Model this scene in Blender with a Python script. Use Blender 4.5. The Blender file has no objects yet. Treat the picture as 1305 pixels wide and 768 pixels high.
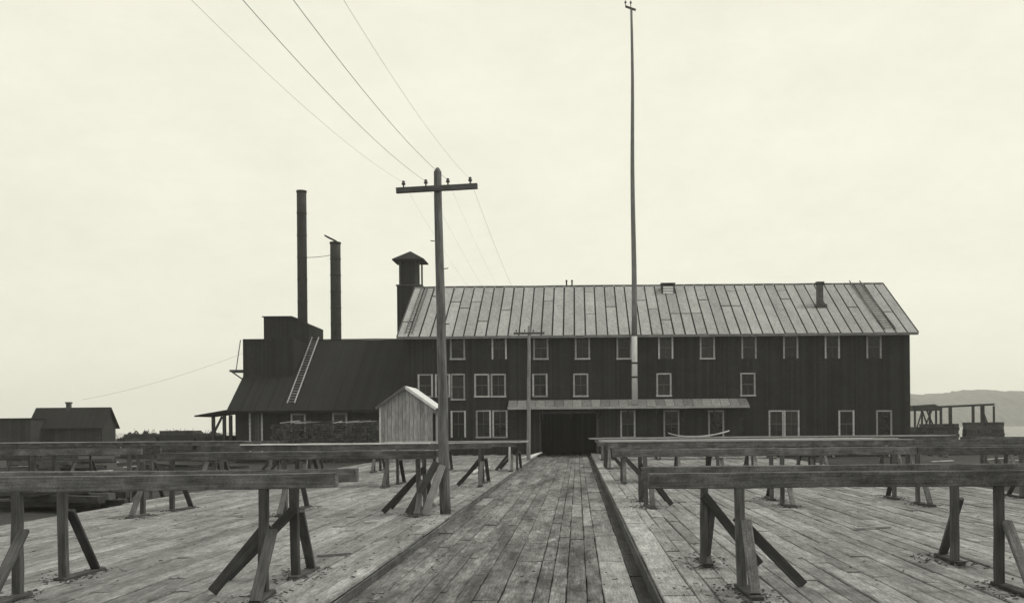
import bpy, bmesh, math, random
from mathutils import Vector, Matrix
rnd = random.Random(7)
S = bpy.context.scene
COL = S.collection

# ------------------------------------------------------------------ camera
EYE = 1.86; FPX = 1300.0; VX, VY = 736.0, 544.0; ROLL = 0.0087
cam = bpy.data.cameras.new('camera'); co = bpy.data.objects.new('camera', cam); COL.objects.link(co)
cam.sensor_width = 36.0; cam.lens = 36.0*FPX/1305
cam.shift_x = (652.5-VX)/1305; cam.shift_y = (VY-384)/1305
cam.clip_start = 0.1; cam.clip_end = 6000
co.matrix_world = Matrix.Translation((0, 0, EYE)) @ Matrix.Rotation(math.pi/2, 4, 'X') @ Matrix.Rotation(-ROLL, 4, 'Z')
S.camera = co

# ------------------------------------------------------------------ sky, sun, exposure
SUN_EL = math.radians(50); SUN_AZ = math.radians(76)      # azimuth from +Y towards +X
w = bpy.data.worlds.new('World'); S.world = w; w.use_nodes = True
nt = w.node_tree; nt.nodes.clear()
out = nt.nodes.new('ShaderNodeOutputWorld'); bg = nt.nodes.new('ShaderNodeBackground')
sky = nt.nodes.new('ShaderNodeTexSky'); sky.sky_type = 'NISHITA'; sky.sun_disc = False
sky.sun_elevation = SUN_EL; sky.sun_rotation = SUN_AZ; sky.air_density = 1.0; sky.dust_density = 6.0; sky.altitude = 0
bw = nt.nodes.new('ShaderNodeRGBToBW')
veil = nt.nodes.new('ShaderNodeMix'); veil.data_type = 'RGBA'        # thin even overcast over the sky
veil.inputs['Factor'].default_value = 0.86
VEIL = 10.3
veil.inputs['B'].default_value = (VEIL, VEIL, VEIL, 1)
tc = nt.nodes.new('ShaderNodeTexCoord')
mp = nt.nodes.new('ShaderNodeMapping'); mp.inputs['Scale'].default_value = (1.4, 1.4, 3.0)
nz = nt.nodes.new('ShaderNodeTexNoise'); nz.inputs['Scale'].default_value = 3.0; nz.inputs['Detail'].default_value = 8; nz.inputs['Roughness'].default_value = 0.74
cr = nt.nodes.new('ShaderNodeMapRange'); cr.inputs['From Min'].default_value = 0.3; cr.inputs['From Max'].default_value = 0.7
cr.inputs['To Min'].default_value = 0.94; cr.inputs['To Max'].default_value = 1.05
ml = nt.nodes.new('ShaderNodeMix'); ml.data_type = 'RGBA'; ml.blend_type = 'MULTIPLY'; ml.inputs['Factor'].default_value = 1
tint = nt.nodes.new('ShaderNodeMix'); tint.data_type = 'RGBA'; tint.blend_type = 'MULTIPLY'; tint.inputs['Factor'].default_value = 1
tint.inputs['B'].default_value = (1.0, 0.985, 0.835, 1)
L = nt.links.new
L(sky.outputs['Color'], bw.inputs[0]); L(bw.outputs[0], veil.inputs['A'])
L(tc.outputs['Generated'], mp.inputs[0]); L(mp.outputs[0], nz.inputs['Vector']); L(nz.outputs['Fac'], cr.inputs['Value'])
L(veil.outputs['Result'], ml.inputs['A']); L(cr.outputs['Result'], ml.inputs['B'])
L(ml.outputs['Result'], tint.inputs['A']); L(tint.outputs['Result'], bg.inputs['Color'])
bg.inputs['Strength'].default_value = 0.1
L(bg.outputs[0], out.inputs['Surface'])
sun = bpy.data.lights.new('sun', 'SUN'); sun.energy = 1.5; sun.angle = math.radians(10); sun.color = (1.0, 0.98, 0.86)
so = bpy.data.objects.new('sun', sun); COL.objects.link(so)
sd = Vector((math.sin(SUN_AZ)*math.cos(SUN_EL), math.cos(SUN_AZ)*math.cos(SUN_EL), math.sin(SUN_EL)))
so.rotation_euler = sd.to_track_quat('Z', 'Y').to_euler(); so.location = (40, 20, 60)
S.view_settings.view_transform = 'Standard'; S.view_settings.look = 'None'
S.view_settings.exposure = 0.0; S.view_settings.gamma = 1.0; S.view_settings.use_curve_mapping = False
S.cycles.volume_bounces = 2; S.cycles.max_bounces = 6

def at(px, py, d):
    """photo pixel at depth d (metres along the road) -> place in the yard"""
    dx, dy = px-VX, py-VY
    return Vector(((dx-dy*ROLL)/FPX*d, d, EYE-(dx*ROLL+dy)/FPX*d))
def X(px, d, py=544): return at(px, py, d).x
def Z(py, d, px=736): return at(px, py, d).z

# ------------------------------------------------------------------ materials (all neutral greys: the print is monochrome)
MAT = {}
def newmat(name):
    m = bpy.data.materials.new(name); m.use_nodes = True; n = m.node_tree
    b = n.nodes['Principled BSDF']; MAT[name] = m
    return m, n, b
def N(n, t, **kw):
    o = n.nodes.new(t)
    for k, v in kw.items(): setattr(o, k, v)
    return o
def grey(v): return (v, v*1.0, v*1.05, 1)
def mul(n, a, b):
    o = N(n, 'ShaderNodeMath', operation='MULTIPLY'); n.links.new(a, o.inputs[0])
    if isinstance(b, (int, float)): o.inputs[1].default_value = b
    else: n.links.new(b, o.inputs[1])
    return o.outputs[0]
def remap(n, v, a, b, c, d):
    o = N(n, 'ShaderNodeMapRange'); n.links.new(v, o.inputs['Value'])
    for k, x in zip(('From Min', 'From Max', 'To Min', 'To Max'), (a, b, c, d)): o.inputs[k].default_value = x
    return o.outputs['Result']
def noise(n, vec, scale, detail=4, rough=0.55):
    o = N(n, 'ShaderNodeTexNoise'); o.inputs['Scale'].default_value = scale; o.inputs['Detail'].default_value = detail
    o.inputs['Roughness'].default_value = rough
    if vec is not None: n.links.new(vec, o.inputs['Vector'])
    return o.outputs['Fac']
def wood(name, base, var=0.3, grain=0.45, dirt=0.0, dscale=0.6, rough=0.85, bump=0.5, axis=0):
    """sawn or weathered timber, grain along the piece's own length (local X)"""
    m, n, b = newmat(name)
    tcn = N(n, 'ShaderNodeTexCoord'); oi = N(n, 'ShaderNodeObjectInfo'); ge = N(n, 'ShaderNodeNewGeometry')
    ad = N(n, 'ShaderNodeMath', operation='ADD'); n.links.new(oi.outputs['Random'], ad.inputs[0]); n.links.new(ge.outputs['Random Per Island'], ad.inputs[1])
    fr = N(n, 'ShaderNodeMath', operation='FRACT'); n.links.new(ad.outputs[0], fr.inputs[0])
    off = mul(n, fr.outputs[0], 57.0)
    va = N(n, 'ShaderNodeVectorMath', operation='ADD'); n.links.new(tcn.outputs['Object'], va.inputs[0]); n.links.new(off, va.inputs[1])
    mp = N(n, 'ShaderNodeMapping'); mp.inputs['Scale'].default_value = (1.1, 22, 22) if axis == 0 else (22, 22, 1.1); n.links.new(va.outputs[0], mp.inputs[0])
    g1 = noise(n, mp.outputs[0], 2.0, 7, 0.62)
    mp2 = N(n, 'ShaderNodeMapping'); mp2.inputs['Scale'].default_value = (2.2, 5, 5) if axis == 0 else (5, 5, 1.2); n.links.new(va.outputs[0], mp2.inputs[0])
    g2 = noise(n, mp2.outputs[0], 1.3, 5, 0.6)
    gr = remap(n, g1, 0.3, 0.7, 1-grain, 1+grain)
    bl = remap(n, g2, 0.3, 0.7, 1-grain*0.8, 1+grain*0.8)
    v = mul(n, mul(n, gr, bl), base)
    v = mul(n, v, remap(n, fr.outputs[0], 0, 1, 1-var, 1+var))
    if dirt:
        mpd = N(n, 'ShaderNodeMapping'); mpd.inputs['Scale'].default_value = (2.6, .42, 2.6); n.links.new(ge.outputs['Position'], mpd.inputs[0])
        d1 = noise(n, mpd.outputs[0], dscale, 8, 0.68)
        d2 = noise(n, mpd.outputs[0], dscale*5, 5, 0.7)
        dd = mul(n, remap(n, d1, 0.36, 0.62, 1-dirt, 1.0+dirt*0.35), remap(n, d2, 0.3, 0.6, 1-dirt*0.55, 1.06))
        v = mul(n, v, dd)
        sp = noise(n, mpd.outputs[0], 22, 4, 0.75)
        v = mul(n, v, remap(n, sp, 0.32, 0.68, 0.62, 1.38))
    cb = N(n, 'ShaderNodeCombineColor'); n.links.new(v, cb.inputs[0]); n.links.new(mul(n, v, 1.005), cb.inputs[1]); n.links.new(mul(n, v, 1.06), cb.inputs[2])
    n.links.new(cb.outputs[0], b.inputs['Base Color'])
    b.inputs['Roughness'].default_value = rough; b.inputs['Specular IOR Level'].default_value = 0.25
    bp = N(n, 'ShaderNodeBump'); bp.inputs['Strength'].default_value = bump; bp.inputs['Distance'].default_value = 0.012
    n.links.new(g1, bp.inputs['Height']); n.links.new(bp.outputs[0], b.inputs['Normal'])
    return m
def rough_mat(name, base, var, scale, detail=6, rough=0.9, bump=0.0, bdist=0.05, spec=0.2, speck=0.0):
    m, n, b = newmat(name); ge = N(n, 'ShaderNodeNewGeometry')
    f = noise(n, ge.outputs['Position'], scale, detail, 0.65)
    v = mul(n, remap(n, f, 0.28, 0.72, 1-var, 1+var), base)
    if speck:
        f2 = noise(n, ge.outputs['Position'], scale*9, 4, 0.7); v = mul(n, v, remap(n, f2, 0.3, 0.7, 1-speck, 1+speck))
    cb = N(n, 'ShaderNodeCombineColor'); n.links.new(v, cb.inputs[0]); n.links.new(mul(n, v, 1.005), cb.inputs[1]); n.links.new(mul(n, v, 1.06), cb.inputs[2])
    n.links.new(cb.outputs[0], b.inputs['Base Color']); b.inputs['Roughness'].default_value = rough; b.inputs['Specular IOR Level'].default_value = spec
    if bump:
        bp = N(n, 'ShaderNodeBump'); bp.inputs['Strength'].default_value = bump; bp.inputs['Distance'].default_value = bdist
        n.links.new(f, bp.inputs['Height']); n.links.new(bp.outputs[0], b.inputs['Normal'])
    return m
def siding(name, base, pitch, axis=0, groove=0.35, var=0.25):
    """boarded wall: faint joints every `pitch` metres and uneven weathering"""
    m, n, b = newmat(name); ge = N(n, 'ShaderNodeNewGeometry'); sx = N(n, 'ShaderNodeSeparateXYZ'); n.links.new(ge.outputs['Position'], sx.inputs[0])
    q = mul(n, sx.outputs[axis], 1/pitch)
    fl = N(n, 'ShaderNodeMath', operation='FLOOR'); n.links.new(q, fl.inputs[0])
    wn = N(n, 'ShaderNodeTexWhiteNoise', noise_dimensions='1D'); n.links.new(fl.outputs[0], wn.inputs['W'])
    fr = N(n, 'ShaderNodeMath', operation='FRACT'); n.links.new(q, fr.inputs[0])
    lt = N(n, 'ShaderNodeMath', operation='GREATER_THAN'); n.links.new(fr.outputs[0], lt.inputs[0]); lt.inputs[1].default_value = 0.12
    f = noise(n, ge.outputs['Position'], 0.7, 8, 0.72); f2 = noise(n, ge.outputs['Position'], 7, 5, 0.75)
    v = mul(n, remap(n, wn.outputs['Value'], 0, 1, 1-var, 1+var), base)
    v = mul(n, v, remap(n, f, 0.3, 0.7, 1-var, 1+var)); v = mul(n, v, remap(n, f2, 0.3, 0.7, 1-var*1.4, 1+var*1.4))
    v = mul(n, v, remap(n, lt.outputs[0], 0, 1, 1-groove, 1))
    cb = N(n, 'ShaderNodeCombineColor'); n.links.new(v, cb.inputs[0]); n.links.new(mul(n, v, 1.005), cb.inputs[1]); n.links.new(mul(n, v, 1.06), cb.inputs[2])
    n.links.new(cb.outputs[0], b.inputs['Base Color']); b.inputs['Roughness'].default_value = 0.92; b.inputs['Specular IOR Level'].default_value = 0.15
    bp = N(n, 'ShaderNodeBump'); bp.inputs['Strength'].default_value = 0.4; bp.inputs['Distance'].default_value = 0.02
    n.links.new(lt.outputs[0], bp.inputs['Height']); n.links.new(bp.outputs[0], b.inputs['Normal'])
    return m
wood('deck_wood', 0.216, 0.26, 0.36, 0.36, 0.55, bump=.9)
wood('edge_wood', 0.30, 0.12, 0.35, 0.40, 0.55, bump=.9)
wood('road_wood', 0.165, 0.22, 0.50, 0.66, 0.8, bump=.9)
wood('new_plank_wood', 0.24, 0.15, 0.3, 0.35, 0.8)
wood('shaded_gutter_wood', 0.042, 0.3, 0.55, 0.65, 1.2, bump=.9)
wood('post_wood', 0.075, 0.40, 0.42)
wood('sash_wood', 0.07, 0.5, 0.3)
wood('beam_wood', 0.118, 0.30, 0.42, 0.40, 0.9)
wood('brace_wood', 0.042, 0.35, 0.40)
wood('pale_wood', 0.50, 0.22, 0.22)
wood('grey_board', 0.27, 0.35, 0.30)
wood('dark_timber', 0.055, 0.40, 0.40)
wood('pole_wood', 0.13, 0.12, 0.50, axis=2)
wood('mast_wood', 0.15, 0.05, 0.30, axis=2)
wood('second_pole_wood', 0.22, 0.05, 0.30, axis=2)
wood('mast_pale', 0.50, 0.05, 0.20, axis=2)
wood('sunlit_pale_board', 0.62, 0.10, 0.18)
wood('shed_board', 0.27, 0.26, 0.38, axis=2)
wood('roof_sheet', 0.285, 0.12, 0.20, 0.16, 0.35)
rough_mat('roof_gap', 0.022, 0.3, 3)
siding('mill_siding', 0.025, 0.15, 0, .2, .28)
siding('annex_siding', 0.024, 0.15, 0, .2, .2)
siding('annex_roofing', 0.019, 0.3, 0, 0.1, 0.14)
siding('house_dark', 0.036, 0.4, 0)
rough_mat('iron_dark', 0.035, 0.35, 2.5, rough=0.75)
wood('frame_paint', 0.37, 0.38, 0.30)
rough_mat('dirt', 0.036, 0.55, 0.5, 9, bump=0.8, bdist=0.25, speck=0.35)
rough_mat('under_deck', 0.02, 0.4, 1.5)
rough_mat('bark_dark', 0.05, 0.4, 4)
rough_mat('leaf', 0.045, 0.5, 3)
rough_mat('hill_wood', 0.06, 0.5, 0.05, 8)
rough_mat('wire_metal', 0.04, 0.1, 3)
rough_mat('insulator_glass', 0.05, 0.2, 20, rough=0.2, spec=0.5)
rough_mat('louvre_paint', 0.72, 0.1, 6)
m, n, b = newmat('window_glass'); b.inputs['Roughness'].default_value = 0.08; b.inputs['Specular IOR Level'].default_value = 0.22
oi = N(n, 'ShaderNodeObjectInfo'); gg = mul(n, oi.outputs['Random'], oi.outputs['Random']); gv = remap(n, gg, 0, 1, .003, .03); n.links.new(gv, b.inputs['Base Color'])
ge = N(n, 'ShaderNodeNewGeometry'); wob = noise(n, ge.outputs['Position'], 2.5, 2); bp = N(n, 'ShaderNodeBump'); bp.inputs['Strength'].default_value = .35; bp.inputs['Distance'].default_value = .05
n.links.new(wob, bp.inputs['Height']); n.links.new(bp.outputs[0], b.inputs['Normal'])
m, n, b = newmat('lake'); b.inputs['Base Color'].default_value = grey(0.06); b.inputs['Roughness'].default_value = 0.12
ge = N(n, 'ShaderNodeNewGeometry'); wv = noise(n, ge.outputs['Position'], 0.9, 6, 0.6)
bp = N(n, 'ShaderNodeBump'); bp.inputs['Strength'].default_value = 1.0; bp.inputs['Distance'].default_value = 0.5
n.links.new(wv, bp.inputs['Height']); n.links.new(bp.outputs[0], b.inputs['Normal'])

# ------------------------------------------------------------------ helpers
ORG = {}
def tag(o, label=None, cat=None, group=None, kind=None):
    if label: o['label'] = label
    if cat: o['category'] = cat
    if group: o['group'] = group
    if kind: o['kind'] = kind
    return o
def thing(name, loc, label, cat, group=None):
    o = bpy.data.objects.new(name, None); COL.objects.link(o); o.location = loc; o.empty_display_size = 0.3
    ORG[o] = Vector(loc); return tag(o, label, cat, group)
def link(name, me, mat, parent=None, loc=(0, 0, 0), rot=None):
    """loc is in yard coordinates; the parent (never rotated or scaled, unless a leaf) is subtracted"""
    o = bpy.data.objects.new(name, me); COL.objects.link(o)
    if mat and not me.materials: me.materials.append(MAT[mat])
    loc = Vector(loc); ORG[o] = loc
    o.location = loc-(ORG[parent] if parent else Vector((0, 0, 0)))
    if rot is not None: o.rotation_euler = rot
    if parent: o.parent = parent
    return o
def mesh(name, verts, faces, smooth=False):
    me = bpy.data.meshes.new(name); me.from_pydata([tuple(v) for v in verts], [], faces)
    if smooth: me.polygons.foreach_set('use_smooth', [True]*len(me.polygons))
    me.update(); return me
def section(w, h, c):
    if c <= 0: return [(-w/2, -h/2), (w/2, -h/2), (w/2, h/2), (-w/2, h/2)]
    return [(-w/2+c, -h/2), (w/2-c, -h/2), (w/2, -h/2+c), (w/2, h/2-c), (w/2-c, h/2), (-w/2+c, h/2), (-w/2, h/2-c), (-w/2, -h/2+c)]
def bar_data(length, w, h, c=0.0, segs=1, jit=0.0, taper=1.0, bend=0.0):
    """bar along +X from the origin; w across Y, h across Z"""
    V, F = [], []; sec = section(w, h, c); k = len(sec)
    for i in range(segs+1):
        t = i/segs; s = 1+(taper-1)*t
        oy, oz = rnd.uniform(-jit, jit), rnd.uniform(-jit, jit)+bend*(4*t*(1-t))
        for (a, e) in sec: V.append((length*t+(rnd.uniform(-jit, jit)*1.5 if i in (0, segs) else 0), a*s+oy+rnd.uniform(-jit, jit)*.45, e*s+oz+rnd.uniform(-jit, jit)*.45))
        if i:
            for j in range(k):
                F.append(((i-1)*k+j, (i-1)*k+(j+1) % k, i*k+(j+1) % k, i*k+j))
    F.append(tuple(range(k-1, -1, -1))); F.append(tuple(segs*k+j for j in range(k)))
    F = [tuple(reversed(f)) for f in F]
    return V, F
def bar(name, p0, p1, w, h, mat, parent=None, c=0.006, segs=1, jit=0.0, taper=1.0, roll=0.0, up=None, bend=0.0):
    p0, p1 = Vector(p0), Vector(p1); d = p1-p0
    V, F = bar_data(d.length, w, h, c, segs, jit, taper, bend)
    x = d.normalized(); u = Vector(up) if up else (Vector((0, 0, 1)) if abs(x.z) < 0.98 else Vector((0, 1, 0)))
    y = u.cross(x).normalized(); z = x.cross(y)
    R = Matrix((x, y, z)).transposed()
    if roll: R = R @ Matrix.Rotation(roll, 3, 'X')
    return link(name, mesh(name, V, F), mat, parent, p0, R.to_euler())
def box_data(x0, x1, y0, y1, z0, z1):
    V = [(x0, y0, z0), (x1, y0, z0), (x1, y1, z0), (x0, y1, z0), (x0, y0, z1), (x1, y0, z1), (x1, y1, z1), (x0, y1, z1)]
    return V, [(3, 2, 1, 0), (4, 5, 6, 7), (0, 1, 5, 4), (1, 2, 6, 5), (2, 3, 7, 6), (3, 0, 4, 7)]
class MB:
    def __init__(self): self.v, self.f = [], []
    def add(self, V, F, M=None):
        o = len(self.v); self.v += [tuple(M @ Vector(v)) if M else tuple(v) for v in V]; self.f += [tuple(i+o for i in f) for f in F]; return self
    def box(self, *a): return self.add(*box_data(*a))
    def quad(self, *p): return self.add(p, [tuple(range(len(p)))])
    def prism(self, poly, d):
        """poly: list of points (counter-clockwise seen from the front), extruded along vector d"""
        k = len(poly); V = [Vector(p) for p in poly]+[Vector(p)+Vector(d) for p in poly]
        F = [tuple(range(k)), tuple(range(2*k-1, k-1, -1))]+[(i, i+k, (i+1) % k+k, (i+1) % k) for i in range(k)]
        return self.add(V, F)
    def bar(self, p0, p1, w, h, c=0):
        p0, p1 = Vector(p0), Vector(p1); d = p1-p0; x = d.normalized(); u = Vector((0, 0, 1)) if abs(x.z) < 0.98 else Vector((0, 1, 0))
        y = u.cross(x).normalized(); z = x.cross(y); M = Matrix.Translation(p0) @ Matrix((x, y, z)).transposed().to_4x4()
        return self.add(*bar_data(d.length, w, h, c), M)
    def tube(self, pts, rads, n=10, caps=True):
        base = len(self.v); k = len(pts); pts = [Vector(p) for p in pts]
        for i, p in enumerate(pts):
            d = (pts[min(i+1, k-1)]-pts[max(i-1, 0)]).normalized(); u = Vector((0, 1, 0)) if abs(d.y) < 0.9 else Vector((1, 0, 0))
            a = d.cross(u).normalized(); e = d.cross(a); r = rads[i] if isinstance(rads, (list, tuple)) else rads
            for j in range(n):
                t = 2*math.pi*j/n; self.v.append(tuple(p+(a*math.cos(t)+e*math.sin(t))*r))
        for i in range(k-1):
            for j in range(n):
                q = base+i*n; self.f.append((q+j, q+(j+1) % n, q+n+(j+1) % n, q+n+j))
        if caps: self.f.append(tuple(base+j for j in range(n-1, -1, -1))); self.f.append(tuple(base+(k-1)*n+j for j in range(n)))
        return self
    def build(self, name, mat, parent=None, smooth=False):
        off = ORG[parent] if parent else Vector((0, 0, 0))
        me = mesh(name, self.v, self.f, smooth)
        o = bpy.data.objects.new(name, me); COL.objects.link(o); me.materials.append(MAT[mat]); ORG[o] = Vector(off)
        # geometry is given in yard coordinates
        me.transform(Matrix.Translation(-off)); 
        if parent: o.parent = parent
        bm = bmesh.new(); bm.from_mesh(me); bmesh.ops.recalc_face_normals(bm, faces=bm.faces); bm.to_mesh(me); bm.free()
        return o

# ------------------------------------------------------------------ setting: ground, lake, hills
def hgt(x, y):
    a = math.sin(x*.31+y*.17)*math.cos(y*.23-x*.11)*.07+math.sin(x*.9+1.3)*math.sin(y*.8)*.03
    base = -0.42
    if y > 118: base -= (y-118)*0.055
    if x < -30 or x > 26:
        a += 0.10*math.sin(x*.5)*math.sin(y*.37+x*.2)
    return base+a
V, F = [], []; nx, ny = 150, 120
xs = [-230+460*(i/(nx-1)) for i in range(nx)]; ys = [-25+175*(j/(ny-1)) for j in range(ny)]
for y in ys:
    for x in xs: V.append((x, y, hgt(x, y)))
for j in range(ny-1):
    for i in range(nx-1): F.append((j*nx+i, j*nx+i+1, (j+1)*nx+i+1, (j+1)*nx+i))
tag(link('ground', mesh('ground', V, F, True), 'dirt'), kind='structure')
V = [(-1000, 60, -1.25), (1500, 60, -1.25), (1500, 1650, -1.25), (-1000, 1650, -1.25)]
tag(link('lake_water', mesh('lake_water', V, [(0, 1, 2, 3)]), 'lake'), kind='structure')
# far wooded shore, on the right
V, F = [], []; nx, ny = 260, 14
for j in range(ny):
    for i in range(nx):
        t = i/(nx-1); x = 330+1000*t; y = 1180+j*26
        crest = 49+1.8*math.sin(x*.022+.6)+1.6*math.sin(x*.047)+1.0*math.sin(x*.11+2); crest *= min(1, (x-330)/60)**.6 if x > 330 else 0
        prof = math.sin(min(1, j/(ny-2))*math.pi/2)**.8
        h = -2+crest*prof+(rnd.uniform(-1.3, 1.6) if 0 < j else 0)
        V.append((x+rnd.uniform(-1, 1), y, h))
for j in range(ny-1):
    for i in range(nx-1): F.append((j*nx+i, j*nx+i+1, (j+1)*nx+i+1, (j+1)*nx+i))
tag(link('hills', mesh('hills', V, F), 'hill_wood'), kind='structure')

# ------------------------------------------------------------------ setting: plank road and decks
ROAD_Z, LEFT_Z, RIGHT_Z = -0.20, -0.04, 0.0
XL, XR, XLL, XRR = -2.78, 0.90, -11.8, 11.7
def plank_data(L, wd, th):
    V, F = [], []; c = 0.010; segs = 4
    for i in range(segs+1):
        t = i/segs; oz = rnd.uniform(-.007, .007); oy = rnd.uniform(-.006, .006); tw = rnd.uniform(-.03, .03)
        for (a, e) in ((-wd/2, -th), (wd/2, -th), (wd/2, -c), (wd/2-c, 0), (-wd/2+c, 0), (-wd/2, -c)):
            V.append((L*t, a+oy, e+oz+a*tw+(rnd.uniform(-.003, .003))))
        if i:
            for j in range(6): F.append((i*6+j, i*6+(j+1) % 6, (i-1)*6+(j+1) % 6, (i-1)*6+j))
    F.append((0, 1, 2, 3, 4, 5)); F.append(tuple(segs*6+j for j in (5, 4, 3, 2, 1, 0)))
    return V, F
R90 = (0, 0, math.pi/2)
def planking(sname, x0, x1, z, widths, mat, y0, y1, lens, cap=295, special=None, first=None):
    base = MB(); base.box(x0+.02, x1-.02, y0, y1, z-.16, z-.075)
    root = base.build(sname, 'under_deck'); tag(root, kind='structure')
    todo = []; x = x0
    while x < x1-0.05:
        wd = min(rnd.choice(widths), x1-x)
        if first and x == x0: wd = first
        if x1-x-wd < 0.12: wd = x1-x
        y = y0-rnd.uniform(0, 4)
        while y < y1:
            Ln = rnd.choice(lens); xc = x+wd/2; yc = max(y+Ln/2, 3)
            px = 736+xc/max(y+Ln*.8, 2)*FPX
            vis = y+Ln > 10 and -60 < px < 1365
            todo.append(((wd*Ln/yc**2 if vis else 0), xc, y, Ln, wd)); y += Ln
        x += wd
    todo.sort(key=lambda q: -q[0])
    cache = {}; rest = MB()
    for i, (a, xc, y, Ln, wd) in enumerate(todo):
        gap = rnd.uniform(.004, .017); zz = z+rnd.uniform(-.010, .010); m = mat
        if special: m = special(xc, y, mat)
        key = (Ln, round(wd, 2), m, rnd.randrange(3))
        if i < cap and a > 0:
            if key not in cache:
                me = mesh('plank', *plank_data(Ln-.012, wd-gap, .05)); me.materials.append(MAT[m]); cache[key] = me
            link('plank', cache[key], None, root, (xc, y, zz), (rnd.uniform(-.0015, .0015)*0, 0, math.pi/2+rnd.uniform(-.0012, .0012)))
        else:
            # local X runs along the plank so that the grain follows it
            rest.add([(vx+y, vy-xc, vz+zz) for vx, vy, vz in plank_data(Ln-.012, wd-gap, .05)[0]], plank_data(Ln-.012, wd-gap, .05)[1])
    me = mesh('planking', rest.v, rest.f); o = link('planking', me, mat, root, (0, 0, 0), R90); o['kind'] = 'stuff'
    return root
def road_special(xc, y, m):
    if xc > XR-.30: return 'shaded_gutter_wood'  # strip under the deck step: its shadow is put into dark, grimy wood
    if rnd.random() < .05: return 'new_plank_wood'
    return m
planking('plank_road', XL, XR, ROAD_Z, (.2, .26, .32, .4), 'road_wood', 5, 75, (2.4, 3.6, 4.8), special=road_special)
planking('left_deck', XLL, XL-.01, LEFT_Z, (.19, .22, .25), 'deck_wood', 5, 70, (3.6, 4.2, 4.8))
def right_special(xc, y, m): return 'edge_wood' if xc < XR+.3 else m
planking('right_deck', XR+.01, XRR, RIGHT_Z, (.19, .22, .25), 'deck_wood', 5, 70, (3.6, 4.2, 4.8), special=right_special, first=.38)
# the deck's side board beside the road, and the piles under the decks
rd = bpy.data.objects['right_deck']; ld = bpy.data.objects['left_deck']
for i in range(13):
    y = 5+i*5.0
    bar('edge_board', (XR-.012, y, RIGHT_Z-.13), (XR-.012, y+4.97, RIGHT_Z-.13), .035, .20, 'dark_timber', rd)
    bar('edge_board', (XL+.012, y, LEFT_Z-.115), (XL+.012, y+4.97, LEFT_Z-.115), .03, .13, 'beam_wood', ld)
for i in range(20):
    y = 8+i*3.2
    bar('deck_post', (XRR-.1, y, hgt(XRR, y)-.2), (XRR-.1, y, RIGHT_Z-.15), .18, .18, 'dark_timber', rd)
    bar('deck_post', (XLL+.1, y, hgt(XLL, y)-.2), (XLL+.1, y, LEFT_Z-.15), .18, .18, 'dark_timber', ld)

# ------------------------------------------------------------------ lumber racks: two long beams on braced posts
TOP = 1.33; BH, BW = 0.175, 0.12
FEET = []
def rack(label, side, yf, spread, bents, xe, z0, near=True, dz=0.0, skew=0.0, endmat='post_wood'):
    """side -1 left of the road, +1 right; xe = (road end, far end); bents = x of each pair of posts"""
    top = TOP+dz
    t = thing('lumber_rack', (xe[0], yf, z0), label, 'rack', 'lumber racks along the plank road')
    c = .008 if near else 0
    for k, y in enumerate((yf, yf+spread)):
        # each beam is spliced from timbers meeting over a post
        ends = [xe[0]+rnd.uniform(-.05, .05)+(0 if k == 0 else .0)]
        mids = bents[2::3] if len(bents) > 3 else []
        ends += mids+[xe[1]+rnd.uniform(-.2, .2)]
        for a, e in zip(ends[:-1], ends[1:]):
            g = .006*side; zz = top-BH/2+rnd.uniform(-.006, .006)
            bar('beam', (a+g, y, zz), (e-g, y+skew, zz+rnd.uniform(-.012, .012)), BW, BH, 'beam_wood', t, c, 9 if near else 4, .007 if near else .004, bend=rnd.uniform(-.02, .006))
    for i, bx in enumerate(bents):
        for k, y in enumerate((yf, yf+spread)):
            xx = bx[k] if isinstance(bx, tuple) else bx+rnd.uniform(-.08, .08)+(.0 if k == 0 else rnd.uniform(-.05, .1))
            s = -1 if k == 0 else 1
            pz = top-BH-.004
            bar('post', (xx+rnd.uniform(-.03, .03), y+rnd.uniform(-.03, .03), z0+.045), (xx, y, pz), rnd.uniform(.088, .105), .105, endmat if i == 0 and k == 0 else 'post_wood', t, c, 4 if near else 1, .005 if near else 0, up=(0, 1, 0))
            if near: FEET.append((xx, y)); FEET.append((xx+.05, y+s*.7))
            reach = rnd.uniform(.62, .85); ha = rnd.uniform(.72, .95)
            # raking strut standing away from the rack, and the sill it stands on with the post
            dx = rnd.uniform(-.06, .08)+.075
            bar('strut', (xx+dx, y+s*reach, z0+.05), (xx+dx*.6+.03, y+s*.055, z0+ha), .05, .12, 'beam_wood' if k == 0 and side > 0 else 'post_wood', t, c, up=(1, 0, 0), roll=math.pi/2*0)
            bar('sill', (xx+.02, y-s*.14, z0+.026), (xx+dx, y+s*(reach+.16), z0+.026), .14, .044, 'dark_timber', t, c, 2, .004)
            if i == 0:
                # long brace in line with the beam at the road end
                ln = rnd.uniform(.62, .85); hb = rnd.uniform(.80, .98)
                bar('brace', (xx+side*ln, y+s*-.085, z0+.03), (xx-side*.02, y+s*-.085, z0+hb), .045, .12, 'brace_wood', t, c, up=(0, 1, 0), roll=math.pi/2)
    return t
def xs_from(x0, step, n): return [x0+i*step for i in range(n)]
rack('lumber rack left of the road nearest the camera, long timber beams on braced posts', -1, 11.75, 1.3, [(-3.62, -3.64), (-6.46, -6.6), -9.5], (-2.80, -10.6), LEFT_Z, True, .03)
rack('second lumber rack from the camera left of the road, ending at the crossarm pole', -1, 22.9, 1.3, xs_from(-3.6, -3.05, 3), (-3.2, -9.6), LEFT_Z, True, .02)
rack('third lumber rack from the camera left of the road', -1, 33.5, 1.5, xs_from(-3.2, -3.0, 4), (-2.9, -12.4), LEFT_Z, False, .02)
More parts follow.
